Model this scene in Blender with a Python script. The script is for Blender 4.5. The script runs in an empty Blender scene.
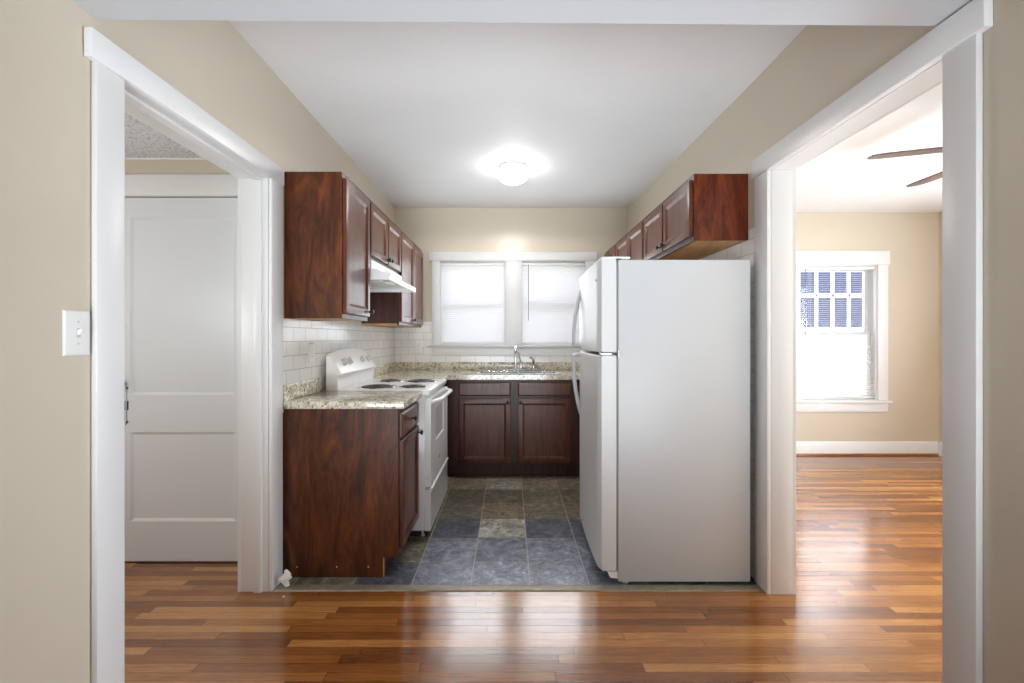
import bpy, bmesh, math, random
from mathutils import Vector, Matrix
random.seed(7)
SC = bpy.context.scene
COL = SC.collection
PI = math.pi

# ------------------------------------------------------------------ camera
cd = bpy.data.cameras.new('camera')
cam = bpy.data.objects.new('camera', cd); COL.objects.link(cam)
cam.location = (0, 0, 1.25); cam.rotation_euler = (PI/2, 0, 0)
cd.sensor_width = 36; cd.lens = 455/1024*36
cd.shift_x = 2/1024; cd.shift_y = -3.5/1024
cd.clip_start = .02
SC.camera = cam

# ------------------------------------------------------------------ world, lights, exposure
SC.view_settings.view_transform = 'Standard'
SC.view_settings.look = 'None'
SC.view_settings.exposure = 0.08
SC.view_settings.gamma = 1.0
SC.view_settings.use_curve_mapping = False
try:
    SC.cycles.use_denoising = True
    SC.cycles.max_bounces = 10
    SC.cycles.diffuse_bounces = 6
    SC.cycles.transparent_max_bounces = 12
    SC.cycles.sample_clamp_indirect = 6
    SC.cycles.caustics_reflective = False
    SC.cycles.caustics_refractive = False
except Exception:
    pass
w = bpy.data.worlds.new('sky'); SC.world = w; w.use_nodes = True
bg = w.node_tree.nodes['Background']
bg.inputs[0].default_value = (.91, .94, 1, 1); bg.inputs[1].default_value = 10

def area(name, loc, rot, sx, sy, power, col=(1, 1, 1)):
    l = bpy.data.lights.new(name, 'AREA'); l.shape = 'RECTANGLE'; l.size = sx; l.size_y = sy
    l.energy = power; l.color = col
    o = bpy.data.objects.new(name, l); COL.objects.link(o); o.location = loc; o.rotation_euler = rot
    return o
def point_light(name, loc, power, r, col=(1, 1, 1)):
    l = bpy.data.lights.new(name, 'POINT'); l.energy = power; l.shadow_soft_size = r; l.color = col
    o = bpy.data.objects.new(name, l); COL.objects.link(o); o.location = loc
    return o
# added unseen fill lamps behind the camera, in living room, hall and kitchen
area('dining_fill', (-1.1, -2.9, 1.2), (PI/2+.2, 0, 0), 2.1, 2.1, 12, (.85, .935, 1))  # unseen fill lamp added here; the dining wall has no window
area('dining_fill', (1.1, -2.9, 1.2), (PI/2+.2, 0, 0), 2.1, 2.1, 12, (.85, .935, 1))  # second added fill lamp behind the camera
area('ceiling_fill', (0, -.9, .35), (PI/2+.44, 0, 0), 2.6, 1.7, 31, (.88, .95, 1)).data.spread = math.radians(62)  # added low lamp aimed up to brighten the kitchen ceiling
area('living_fill', (4.5, 2.2, 1.0), (PI/2+.45, 0, PI/2), 1.5, 1.2, 112, (.78, .90, 1))  # unseen fill lamp added to brighten the living room
area('kitchen_fill', (-.38, 4.60, 1.62), (-PI/2, 0, 0), .64, .80, 4, (.90, .96, 1))  # unseen lamp added inside the closed blind to brighten kitchen and floor reflections
area('kitchen_fill', (.445, 4.60, 1.62), (-PI/2, 0, 0), .64, .80, 4, (.90, .96, 1))  # same added fill lamp, in front of the right kitchen blind
point_light('hall_fill', (-2.2, 1.4, 1.45), 20, .15, (.88, .945, 1))  # unseen fill light added in mid-air, no fixture
sl = bpy.data.lights.new('sun', 'SUN'); sl.energy = 14; sl.angle = .01; sl.color = (1, .97, .93)
sun = bpy.data.objects.new('sun', sl); COL.objects.link(sun); sun.location = (0, -8, 9)
sun.rotation_euler = Vector((.8, .35, -1.0)).to_track_quat('-Z', 'Y').to_euler()

# ------------------------------------------------------------------ materials
def srgb(r, g, b):
    f = lambda c: (c/255/12.92 if c/255 <= .04045 else ((c/255+.055)/1.055)**2.4)
    return (f(r), f(g), f(b), 1)
class NT:
    def __init__(s, name):
        s.m = bpy.data.materials.new(name); s.m.use_nodes = True
        s.t = s.m.node_tree; s.n = s.t.nodes; s.b = s.n['Principled BSDF']
    def node(s, typ, **kw):
        nd = s.n.new(typ)
        for k, v in kw.items(): setattr(nd, k, v)
        return nd
    def link(s, a, b): s.t.links.new(a, b)
    def math(s, op, a, b=None, c=None):
        nd = s.node('ShaderNodeMath', operation=op)
        for i, v in enumerate((a, b, c)):
            if v is None: continue
            if isinstance(v, (int, float)): nd.inputs[i].default_value = v
            else: s.link(v, nd.inputs[i])
        return nd.outputs[0]
    def obj(s): return s.node('ShaderNodeTexCoord').outputs['Object']
    def mapping(s, vec, scale=(1, 1, 1), loc=(0, 0, 0)):
        nd = s.node('ShaderNodeMapping'); s.link(vec, nd.inputs[0])
        nd.inputs['Scale'].default_value = scale; nd.inputs['Location'].default_value = loc
        return nd.outputs[0]
    def noise(s, vec, scale, detail=4, rough=.55, dist=0):
        nd = s.node('ShaderNodeTexNoise'); s.link(vec, nd.inputs['Vector'])
        nd.inputs['Scale'].default_value = scale; nd.inputs['Detail'].default_value = detail
        nd.inputs['Roughness'].default_value = rough; nd.inputs['Distortion'].default_value = dist
        return nd
    def ramp(s, fac, stops):
        nd = s.node('ShaderNodeValToRGB'); s.link(fac, nd.inputs[0])
        e = nd.color_ramp.elements
        while len(e) < len(stops): e.new(.5)
        for el, (p, c) in zip(e, stops): el.position = p; el.color = c
        return nd.outputs[0]
    def mix(s, fac, a, b, mode='MIX'):
        nd = s.node('ShaderNodeMix', data_type='RGBA', blend_type=mode)
        for sock, v in ((nd.inputs[0], fac), (nd.inputs[6], a), (nd.inputs[7], b)):
            if isinstance(v, (int, float)): sock.default_value = v
            elif isinstance(v, tuple): sock.default_value = v
            else: s.link(v, sock)
        return nd.outputs[2]
    def bump(s, h, strength=.2, dist=.002):
        nd = s.node('ShaderNodeBump'); nd.inputs['Strength'].default_value = strength
        nd.inputs['Distance'].default_value = dist; s.link(h, nd.inputs['Height'])
        s.link(nd.outputs[0], s.b.inputs['Normal'])
    def set(s, col=None, rough=None, metal=None, spec=None, coat=None, coat_rough=None):
        b = s.b.inputs
        if col is not None:
            if isinstance(col, tuple): b['Base Color'].default_value = col
            else: s.link(col, b['Base Color'])
        if rough is not None:
            if isinstance(rough, (int, float)): b['Roughness'].default_value = rough
            else: s.link(rough, b['Roughness'])
        if metal is not None: b['Metallic'].default_value = metal
        if spec is not None: b['Specular IOR Level'].default_value = spec
        if coat is not None: b['Coat Weight'].default_value = coat
        if coat_rough is not None: b['Coat Roughness'].default_value = coat_rough
        return s.m

def painted(name, col, rough, bump=.06, scale=60, spec=.5, var=.03):
    t = NT(name); v = t.obj()
    n = t.noise(v, 3.0, 3)
    dark = tuple(c*(1-var*2) for c in col[:3])+(1,)
    c = t.mix(n.outputs[0], dark, col)
    if bump: t.bump(t.noise(v, scale, 3).outputs[0], bump, .002)
    return t.set(c, rough, spec=spec)

M = {}
M['wall'] = painted('beige_wall_paint', srgb(210, 199, 181), .30, .05, 90, .5)
M['ceiling'] = painted('ceiling_paint', srgb(240, 241, 243), .6, .04, 60, .3)
M['beam'] = painted('beam_paint', srgb(208, 210, 214), .5, .03, 40, .3)
M['trim'] = painted('white_trim_paint', srgb(230, 230, 230), .35, .03, 25, .5, .015)
M['door'] = painted('white_door_paint', srgb(222, 225, 229), .38, .03, 20, .5, .02)
M['enamel'] = painted('white_enamel', srgb(246, 246, 246), .2, 0, spec=.5, var=.005)
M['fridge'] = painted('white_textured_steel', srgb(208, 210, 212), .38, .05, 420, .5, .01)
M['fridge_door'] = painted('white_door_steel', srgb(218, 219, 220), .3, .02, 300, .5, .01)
M['gasket'] = painted('grey_gasket', srgb(150, 150, 150), .6, 0)
M['plastic'] = painted('white_plastic', srgb(236, 236, 234), .3, 0, var=.005)
M['handle_plastic'] = painted('pale_grey_plastic', srgb(206, 207, 210), .28, 0, var=.005)
M['greyplastic'] = painted('grey_plastic', srgb(120, 120, 122), .4, 0)
M['blackplastic'] = painted('black_plastic', srgb(25, 25, 26), .5, 0)  # plain black for plinth, fridge base, strike lip and screws
M['oven_glass'] = painted('pale_oven_glass', srgb(226, 228, 230), .15, 0, spec=.5)
M['knob'] = painted('black_knob_metal', srgb(30, 27, 26), .3, 0)
M['coil'] = painted('dark_coil_metal', srgb(84, 82, 82), .4, 0)
M['paper'] = painted('white_scrap', srgb(240, 240, 240), .7, .3, 80)
t = NT('chrome'); M['chrome'] = t.set((.72, .72, .74, 1), .12, 1.0)
t = NT('brushed_steel'); M['steel'] = t.set((.66, .66, .67, 1), .25, 1.0)
t = NT('threshold_metal'); v = t.obj(); n = t.noise(t.mapping(v, (6, 60, 60)), 3, 4)
M['threshold'] = t.set(t.ramp(n.outputs[0], [(.35, srgb(128, 116, 98)), (.65, srgb(168, 158, 140))]), .42, .3)
t = NT('popcorn_ceiling'); v = t.obj(); vo = t.node('ShaderNodeTexVoronoi'); t.link(v, vo.inputs[0]); vo.inputs['Scale'].default_value = 60
nn = t.noise(v, 90, 4)
t.bump(nn.outputs[0], .7, .008)
M['popcorn'] = t.set(t.ramp(nn.outputs[0], [(.30, srgb(150, 152, 156)), (.5, srgb(222, 223, 225))]), .9)

# translucent blind vinyl
t = NT('blind_vinyl')
d = t.node('ShaderNodeBsdfDiffuse'); d.inputs[0].default_value = (.80, .80, .83, 1)
tr = t.node('ShaderNodeBsdfTranslucent'); tr.inputs[0].default_value = (.93, .93, .96, 1)
mx = t.node('ShaderNodeMixShader'); mx.inputs[0].default_value = .042
t.link(d.outputs[0], mx.inputs[1]); t.link(tr.outputs[0], mx.inputs[2])
t.link(mx.outputs[0], t.n['Material Output'].inputs[0]); M['blind'] = t.m

# window glass: see-through with a fresnel gloss
t = NT('window_glass')
tb = t.node('ShaderNodeBsdfTransparent'); tb.inputs[0].default_value = (.97, .97, .98, 1)
gl = t.node('ShaderNodeBsdfGlossy'); gl.inputs['Roughness'].default_value = .02
fr = t.node('ShaderNodeFresnel'); fr.inputs[0].default_value = 1.45
mx = t.node('ShaderNodeMixShader'); t.link(fr.outputs[0], mx.inputs[0])
t.link(tb.outputs[0], mx.inputs[1]); t.link(gl.outputs[0], mx.inputs[2])
t.link(mx.outputs[0], t.n['Material Output'].inputs[0]); M['glass'] = t.m

def emit(name, col, strength):
    t = NT(name); t.b.inputs['Base Color'].default_value = (.9, .9, .9, 1)
    t.b.inputs['Emission Color'].default_value = col; t.b.inputs['Emission Strength'].default_value = strength
    return t.m
M['lamp'] = emit('lit_lamp_glass', (1, .97, .93, 1), 20)
M['hoodlamp'] = painted('hood_lens', srgb(245, 245, 240), .2, 0)

# hardwood strip floor running along x
def hardwood():
    t = NT('cherry_oak_strip_floor'); v = t.obj()
    sp = t.node('ShaderNodeSeparateXYZ'); t.link(v, sp.inputs[0])
    W, L = .046, .85
    ry = t.math('DIVIDE', sp.outputs[1], W)
    row = t.math('FLOOR', ry); fy = t.math('FRACT', ry)
    wn = t.node('ShaderNodeTexWhiteNoise', noise_dimensions='1D'); t.link(row, wn.inputs['W'])
    rx = t.math('ADD', t.math('DIVIDE', sp.outputs[0], L), t.math('MULTIPLY', wn.outputs[0], 7.3))
    cx = t.math('FLOOR', rx); fx = t.math('FRACT', rx)
    cv = t.node('ShaderNodeCombineXYZ'); t.link(cx, cv.inputs[0]); t.link(row, cv.inputs[1])
    w2 = t.node('ShaderNodeTexWhiteNoise', noise_dimensions='2D'); t.link(cv.outputs[0], w2.inputs['Vector'])
    # grain, shifted per strip
    off = t.node('ShaderNodeVectorMath', operation='ADD')
    t.link(v, off.inputs[0]); t.link(w2.outputs['Color'], off.inputs[1])
    g = t.noise(t.mapping(off.outputs[0], (1.6, 60, 1)), 3.2, 8, .72, 1.8)
    g2 = t.noise(t.mapping(v, (.7, .9, 1)), 1.3, 3)
    tone = t.math('ADD', t.math('MULTIPLY', w2.outputs[0], .29), t.math('MULTIPLY', g.outputs[0], .74))
    tone = t.math('ADD', tone, t.math('MULTIPLY', t.math('SUBTRACT', g2.outputs[0], .5), .5))
    c = t.ramp(tone, [(.22, srgb(74, 38, 14)), (.41, srgb(124, 71, 30)), (.57, srgb(156, 98, 46)), (.80, srgb(212, 154, 90))])
    gy = t.math('LESS_THAN', t.math('MINIMUM', fy, t.math('SUBTRACT', 1, fy)), .022)
    gx = t.math('LESS_THAN', t.math('MINIMUM', fx, t.math('SUBTRACT', 1, fx)), .0018)
    gap = t.math('MAXIMUM', gy, gx)
    c = t.mix(t.math('MULTIPLY', gap, .6), c, srgb(52, 26, 12))
    rr = t.math('ADD', .09, t.math('MULTIPLY', t.noise(v, 5, 4).outputs[0], .14))
    h = t.math('SUBTRACT', t.math('ADD', t.math('MULTIPLY', g.outputs[0], .25), t.math('MULTIPLY', w2.outputs[0], .25)), gap)
    t.bump(h, .16, .0012)
    t.b.inputs['IOR'].default_value = 1.62
    return t.set(c, rr, spec=1.0)
M['wood_floor'] = hardwood()

# cherry cabinet wood, grain along the chosen axis
def cherry(name, scale, stops, rough=.3, gr=1.0):
    t = NT(name); v = t.obj()
    n1 = t.noise(t.mapping(v, scale), 2.0*gr, 5, .6, 2.2)
    n2 = t.noise(t.mapping(v, tuple(s*6 for s in scale)), 3.0*gr, 4, .6, .3)
    f = t.math('ADD', t.math('MULTIPLY', n1.outputs[0], .75), t.math('MULTIPLY', n2.outputs[0], .25))
    t.bump(n2.outputs[0], .04, .001)
    return t.set(t.ramp(f, stops), rough, spec=.4)
DK = [(.3, srgb(40, 19, 12)), (.5, srgb(64, 33, 22)), (.7, srgb(86, 48, 33))]
PN = [(.30, srgb(36, 16, 7)), (.46, srgb(74, 36, 16)), (.58, srgb(97, 49, 23)), (.74, srgb(134, 74, 37))]
M['cab'] = cherry('cherry_cabinet_wood', (5, 5, .7), DK, .36)
M['cab_door'] = cherry('cherry_door_wood', (5, 5, .7), [(.3, srgb(66, 34, 23)), (.5, srgb(90, 49, 35)), (.7, srgb(110, 65, 47))], .3)
M['panel'] = cherry('cherry_end_panel', (4.5, 4.5, .9), PN, .34)
M['panel_red'] = cherry('reddish_end_panel', (4.5, 4.5, .9), [(.34, srgb(48, 16, 7)), (.5, srgb(96, 39, 17)), (.68, srgb(126, 58, 27))], .34)
M['rawwood'] = cherry('natural_underside_wood', (6, 1.2, 6), [(.3, srgb(160, 112, 62)), (.5, srgb(190, 142, 88)), (.7, srgb(208, 164, 110))], .5)
M['fan_wood'] = cherry('fan_blade_wood', (3, 3, 3), [(.3, srgb(80, 62, 56)), (.7, srgb(124, 104, 96))], .4)

# granite
t = NT('speckled_granite'); v = t.obj()
n1 = t.noise(v, 34, 5, .65, .8); n2 = t.noise(v, 62, 4, .6, .5); n3 = t.noise(v, 16, 4, .6, 1.2); n4 = t.noise(v, 48, 4, .6, 1.0)
c = t.ramp(n1.outputs[0], [(.36, srgb(180, 168, 138)), (.47, srgb(216, 208, 188)), (.58, srgb(234, 230, 220))])
c = t.mix(t.ramp(n3.outputs[0], [(.53, (0, 0, 0, 1)), (.62, (.7, .7, .7, 1))]), c, srgb(150, 152, 122))
c = t.mix(t.ramp(n4.outputs[0], [(.60, (0, 0, 0, 1)), (.65, (.7, .7, .7, 1))]), c, srgb(136, 108, 74))
c = t.mix(t.ramp(n2.outputs[0], [(.36, (1, 1, 1, 1)), (.41, (0, 0, 0, 1))]), c, srgb(44, 38, 32))
M['granite'] = t.set(c, .14, spec=.8, coat=.3, coat_rough=.12)

# white subway tile (u along wall, z up)
def subway(name, axis):
    t = NT(name); v = t.obj()
    sp = t.node('ShaderNodeSeparateXYZ'); t.link(v, sp.inputs[0])
    cv = t.node('ShaderNodeCombineXYZ'); t.link(sp.outputs[axis], cv.inputs[0]); t.link(sp.outputs[2], cv.inputs[1])
    br = t.node('ShaderNodeTexBrick'); t.link(t.mapping(cv.outputs[0], (1, 1, 1), (.05, .001, 0)), br.inputs['Vector'])
    br.offset = .5; br.squash = 1
    br.inputs['Scale'].default_value = 1
    br.inputs['Brick Width'].default_value = .1535; br.inputs['Row Height'].default_value = .0770
    br.inputs['Mortar Size'].default_value = .0015; br.inputs['Mortar Smooth'].default_value = .25
    br.inputs['Color1'].default_value = srgb(246, 246, 245); br.inputs['Color2'].default_value = srgb(238, 239, 238)
    br.inputs['Mortar'].default_value = srgb(176, 176, 172)
    inv = t.math('SUBTRACT', 1, br.outputs['Fac'])
    t.bump(inv, .5, .002)
    return t.set(br.outputs['Color'], .14, spec=.5)
M['tile_y'] = subway('white_subway_tile', 1)
M['tile_x'] = subway('white_subway_tile_back', 0)

# slate-look vinyl floor tile; each tile's own tone comes from the face colour
t = NT('slate_look_tile'); v = t.obj()
at = t.node('ShaderNodeVertexColor'); at.layer_name = 'tone'
n1 = t.noise(v, 9, 8, .72, 1.4); n2 = t.noise(v, 38, 6, .7, .8)
f = t.math('ADD', t.math('MULTIPLY', n1.outputs[0], .65), t.math('MULTIPLY', n2.outputs[0], .35))
k = t.ramp(f, [(.38, (.38, .38, .38, 1)), (.46, (.85, .85, .85, 1)), (.54, (1.45, 1.45, 1.46, 1)), (.66, (3.0, 3.0, 3.0, 1))])
c = t.mix(1.0, at.outputs[0], k, 'MULTIPLY')
t.bump(f, .22, .002)
M['slate'] = t.set(c, .33, spec=.5)
M['grout'] = painted('tile_grout', srgb(186, 182, 168), .8, .1, 200)
# outside
M['siding'] = painted('white_siding', srgb(235, 236, 238), .6, 0)
M['blue_glass'] = painted('neighbour_dark_glass', srgb(34, 42, 66), .5, 0, spec=.1)
M['grass'] = painted('lawn', srgb(150, 160, 130), .9, .3, 40)

# ------------------------------------------------------------------ mesh builder
class MB:
    def __init__(s): s.bm = bmesh.new(); s.X = Matrix.Identity(4)
    def v(s, p): return s.bm.verts.new(s.X @ Vector(p))
    def box(s, x0, x1, y0, y1, z0, z1, bev=0, seg=2):
        V = [s.v((x, y, z)) for x in (x0, x1) for y in (y0, y1) for z in (z0, z1)]
        F = [(0, 1, 3, 2), (4, 6, 7, 5), (0, 4, 5, 1), (2, 3, 7, 6), (0, 2, 6, 4), (1, 5, 7, 3)]
        fs = [s.bm.faces.new([V[i] for i in f]) for f in F]
        if bev:
            ed = list({e for f in fs for e in f.edges})
            bmesh.ops.bevel(s.bm, geom=ed, offset=bev, segments=seg, profile=.5, affect='EDGES', clamp_overlap=True)
        return s
    def rings(s, loops, cap0=True, cap1=True, closed=True):
        R = [[s.v(p) for p in lp] for lp in loops]
        n = len(R[0])
        for a, b in zip(R, R[1:]):
            for i in range(n if closed else n-1):
                s.bm.faces.new((a[i], a[(i+1) % n], b[(i+1) % n], b[i]))
        if cap0: s.bm.faces.new(R[0][::-1])
        if cap1: s.bm.faces.new(R[-1])
        return s
    def prism(s, pts, axis, a0, a1):
        def P(p, a):
            if axis == 'x': return (a, p[0], p[1])
            if axis == 'y': return (p[0], a, p[1])
            return (p[0], p[1], a)
        return s.rings([[P(p, a0) for p in pts], [P(p, a1) for p in pts]])
    def lathe(s, prof, c, axis=(0, 0, 1), seg=24, cap0=True, cap1=True):
        q = Vector((0, 0, 1)).rotation_difference(Vector(axis).normalized())
        c = Vector(c); loops = []
        for r, h in prof:
            loops.append([tuple(c + q @ Vector((r*math.cos(2*PI*i/seg), r*math.sin(2*PI*i/seg), h))) for i in range(seg)])
        return s.rings(loops, cap0, cap1)
    def tube(s, path, r, seg=10, flat=1.0, up=None):
        P = [Vector(p) for p in path]; loops = []
        prev = None
        for i, p in enumerate(P):
            d = (P[min(i+1, len(P)-1)]-P[max(i-1, 0)]).normalized()
            if prev is None:
                a = Vector(up) if up else Vector((0, 0, 1))
                if abs(d.dot(a)) > .95: a = Vector((1, 0, 0))
                n = (a - d*a.dot(d)).normalized()
            else:
                n = (prev - d*prev.dot(d)).normalized()
            prev = n; b = d.cross(n)
            rr = r[i] if isinstance(r, (list, tuple)) else r
            loops.append([tuple(p + n*rr*math.cos(2*PI*k/seg) + b*rr*flat*math.sin(2*PI*k/seg)) for k in range(seg)])
        return s.rings(loops)
    def torus(s, c, R, r, seg=40, sseg=8, axis=(0, 0, 1)):
        q = Vector((0, 0, 1)).rotation_difference(Vector(axis).normalized()); c = Vector(c)
        L = []
        for i in range(seg):
            a = 2*PI*i/seg
            L.append([tuple(c + q @ Vector(((R+r*math.cos(2*PI*k/sseg))*math.cos(a), (R+r*math.cos(2*PI*k/sseg))*math.sin(a), r*math.sin(2*PI*k/sseg)))) for k in range(sseg)])
        L.append(L[0])
        return s.rings(L, False, False)
    def build(s, name, mat, parent=None, smooth=30):
        bmesh.ops.remove_doubles(s.bm, verts=s.bm.verts, dist=1e-6)
        bmesh.ops.recalc_face_normals(s.bm, faces=s.bm.faces)
        root = parent
        while root is not None and root.parent is not None: root = root.parent
        if root is not None: bmesh.ops.translate(s.bm, verts=s.bm.verts, vec=-root.location)
        me = bpy.data.meshes.new(name); s.bm.to_mesh(me); s.bm.free()
        if smooth:
            for p in me.polygons: p.use_smooth = True
            me.set_sharp_from_angle(angle=math.radians(smooth))
        o = bpy.data.objects.new(name, me); COL.objects.link(o); me.materials.append(M[mat] if isinstance(mat, str) else mat)
        if parent is not None: o.parent = parent
        return o
def tag(o, label, cat, group=None, kind=None):
    o['label'] = label; o['category'] = cat
    if group: o['group'] = group
    if kind: o['kind'] = kind
    return o
def thing(name, loc, label, cat, group=None):
    o = bpy.data.objects.new(name, None); o.empty_display_size = .1; COL.objects.link(o); o.location = loc
    bpy.context.view_layer.update()
    return tag(o, label, cat, group)
def struct(o, label=None, cat=None):
    o['kind'] = 'structure'
    if label: o['label'] = label
    if cat: o['category'] = cat
    return o
def sgroup(name, loc, label, cat):
    o = bpy.data.objects.new(name, None); o.empty_display_size = .1; COL.objects.link(o); o.location = loc
    return struct(o, label, cat)
def box(*a, **k): return MB().box(*a, **k)

# ------------------------------------------------------------------ the room shell
CZ = 2.59          # ceiling height
XL = -1.19         # left wall face
XR = 1.272         # right wall face (near part)
XRB = 1.210        # right wall face at the back wall
YB = 4.69          # back wall face
def floors():
    m = MB()
    m.box(-3.3, 4.75, -3.3, 2.262, -.06, 0)
    m.box(-3.3, XL-.02, 2.262, 5.0, -.06, 0)
    m.box(XR+.02, 4.75, 2.262, 5.0, -.06, 0)
    struct(m.build('floor', 'wood_floor', smooth=0), 'glossy reddish-brown hardwood strip floor of the near rooms', 'floor')
    # kitchen vinyl tile
    B = (116, 120, 134); B2 = (104, 108, 120); D = (84, 87, 96); O = (112, 108, 90); N = (124, 110, 92); G = (150, 148, 138); K = (96, 92, 80)
    rows = [  # columns from x=-1.4 in .3005 steps; index 3 -> -.5..-.2
        [O, O, D, B, B, B, B2, D, D], [O, O, O, B, B2, B, B2, D, D], [O, K, O, D, G, D, D, B2, D],
        [K, O, O, K, N, O, N, O, K], [O, N, O, K, K, O, K, N, O], [N, O, N, N, G, N, O, K, O],
        [O, K, N, O, N, O, K, O, N], [K]*9, [O]*9]
    m = MB()
    lay = m.bm.loops.layers.float_color.new('tone')
    X0, Y0, S, g = -.5-3*.3005, 2.545-.3, .3, .0028
    for r, row in enumerate(rows):
        for c, col in enumerate(row):
            x0 = max(X0+c*.3005, XL+.001); x1 = min(X0+(c+1)*.3005, XR-.001); y0 = max(Y0+r*S, 2.29); y1 = min(Y0+(r+1)*S, YB-.001)
            if x1-x0 < .02 or y1-y0 < .02: continue
            n0 = len(m.bm.faces)
            m.box(x0+g, x1-g, y0+g, y1-g, -.004, 0)
            j = random.uniform(.9, 1.1)
            lin = srgb(*col)
            m.bm.faces.ensure_lookup_table()
            for f in m.bm.faces[n0:]:
                for lp in f.loops: lp[lay] = (lin[0]*j, lin[1]*j, lin[2]*j, 1)
    o = m.build('floor_tile', 'slate', smooth=0)
    struct(o, 'blue-grey and brown slate-look tile floor of the kitchen', 'floor')
    gr = MB().box(XL+.0005, XR-.0005, 2.285, YB-.0005, -.06, -.0012).build('grout_bed', 'grout', o, smooth=0); struct(gr)
floors()
m = MB()
def thr(y0, y1, z): return [(-1.17, y0, z), (1.25, y0, z), (1.25, y1, z), (-1.17, y1, z)]
m.rings([thr(2.2425, 2.300, .0005), thr(2.246, 2.297, .0045), thr(2.256, 2.290, .0062)])
struct(m.build('trim_1', 'threshold'), 'dull brass-grey metal threshold strip between hardwood and tile', 'threshold')

def walls():
    T = .135
    m = MB()
    m.box(XL-T, XL, .95, 1.370, 0, CZ); m.box(XL-T, XL, 1.370, 2.255, 2.05, CZ); m.box(XL-T, XL, 2.255, YB+.15, 0, CZ)
    struct(m.build('wall_left', 'wall', smooth=0), 'beige painted wall on the left of the passage and kitchen', 'wall')
    m = MB()
    m.box(XR, XR+.106, .95, 1.304, 0, CZ); m.box(XR, XR+.106, 1.304, 2.231, 2.083, CZ)
    m.prism([(XR, 2.231), (XR, 2.36), (XRB, YB), (XRB, YB+.15), (XR+.106, YB+.15), (XR+.106, 2.231)], 'z', 0, CZ)
    struct(m.build('wall_right', 'wall', smooth=0), 'beige painted wall on the right of the passage and kitchen', 'wall')
    # back wall of kitchen with two window holes (x ranges w1,w2)
    m = MB()
    y0, y1 = YB, YB+.15
    xa, xb, xc, xd = -.742, -.018, .088, .806
    z0, z1 = 1.165, 2.045
    m.box(XL, XRB, y0, y1, 0, z0); m.box(XL, XRB, y0, y1, z1, CZ)
    m.box(XL, xa, y0, y1, z0, z1); m.box(xb, xc, y0, y1, z0, z1); m.box(xd, XRB, y0, y1, z0, z1)
    struct(m.build('wall_back', 'wall', smooth=0), 'beige kitchen back wall around the double window', 'wall')
    # hall
    m = MB()
    m.box(-3.3, XL-T, 2.53, 2.66, 2.034, 2.60); m.box(-3.3, -2.22, 2.53, 2.66, 0, 2.034); m.box(-1.42, XL-T, 2.53, 2.66, 0, 2.034)
    m.box(-3.3, -3.18, .95, 2.53, 0, 2.6); m.box(-2.219, -1.421, 2.60, 2.66, 0, 2.034)  # last box: unseen backing added to block light under the door
    struct(m.build('wall_hall', 'wall', smooth=0), 'beige hall wall around the white closed door', 'wall')
    struct(box(-3.18, XL-T, .95, 2.53, 2.248, 2.30).build('ceiling_hall', 'popcorn', smooth=0), 'grey popcorn-textured hall ceiling', 'ceiling')
    # living room
    XE = 4.58; YF = 4.86
    wx0, wx1, wz0, wz1 = 3.085, 3.925, .575, 2.03
    m = MB()
    m.box(XR+.106, wx0, YF, YF+.15, 0, CZ); m.box(wx1, XE+.12, YF, YF+.15, 0, CZ)
    m.box(wx0, wx1, YF, YF+.15, 0, wz0); m.box(wx0, wx1, YF, YF+.15, wz1, CZ)
    struct(m.build('wall_living_far', 'wall', smooth=0), 'beige living room wall with the single window', 'wall')
    m = MB()
    m.box(XE, XE+.12, .83, 1.45, 0, CZ); m.box(XE, XE+.12, 2.95, YF, 0, CZ); m.box(XE, XE+.12, 1.45, 2.95, 0, .65); m.box(XE, XE+.12, 1.45, 2.95, 2.05, CZ)
    struct(m.build('wall_living_side', 'wall', smooth=0), 'beige living room side wall at right', 'wall')
    struct(box(XR+.106, XE, .83, .95, 0, CZ).build('wall_living_near', 'wall', smooth=0))
    # dining room behind the camera
    m = MB()
    m.box(-3.3, XL-T, .83, .95, 0, CZ)
    m.box(-3.3, -3.18, -3.3, .83, 0, CZ); m.box(3.18, 3.3, -3.3, .83, 0, CZ); 
    m.box(-3.18, 3.18, -3.3, -3.15, 0, CZ)
    struct(m.build('wall_dining', 'wall', smooth=0))
    # ceilings and the dropped beam
    struct(box(-3.4, 4.8, -3.4, 5.1, CZ, CZ+.08).build('ceiling', 'ceiling', smooth=0), 'smooth pale grey ceiling of kitchen and living room', 'ceiling')
    m = MB()
    m.prism([(XL+.0005, .95), (XR-.0005, .95), (XR-.0005, 1.336), (XL+.0005, 1.309)], 'z', 2.166, CZ-.0005)
    struct(m.build('ceiling_beam', 'beam', smooth=0), 'pale dropped beam across the top of the view', 'beam')
walls()

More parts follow.
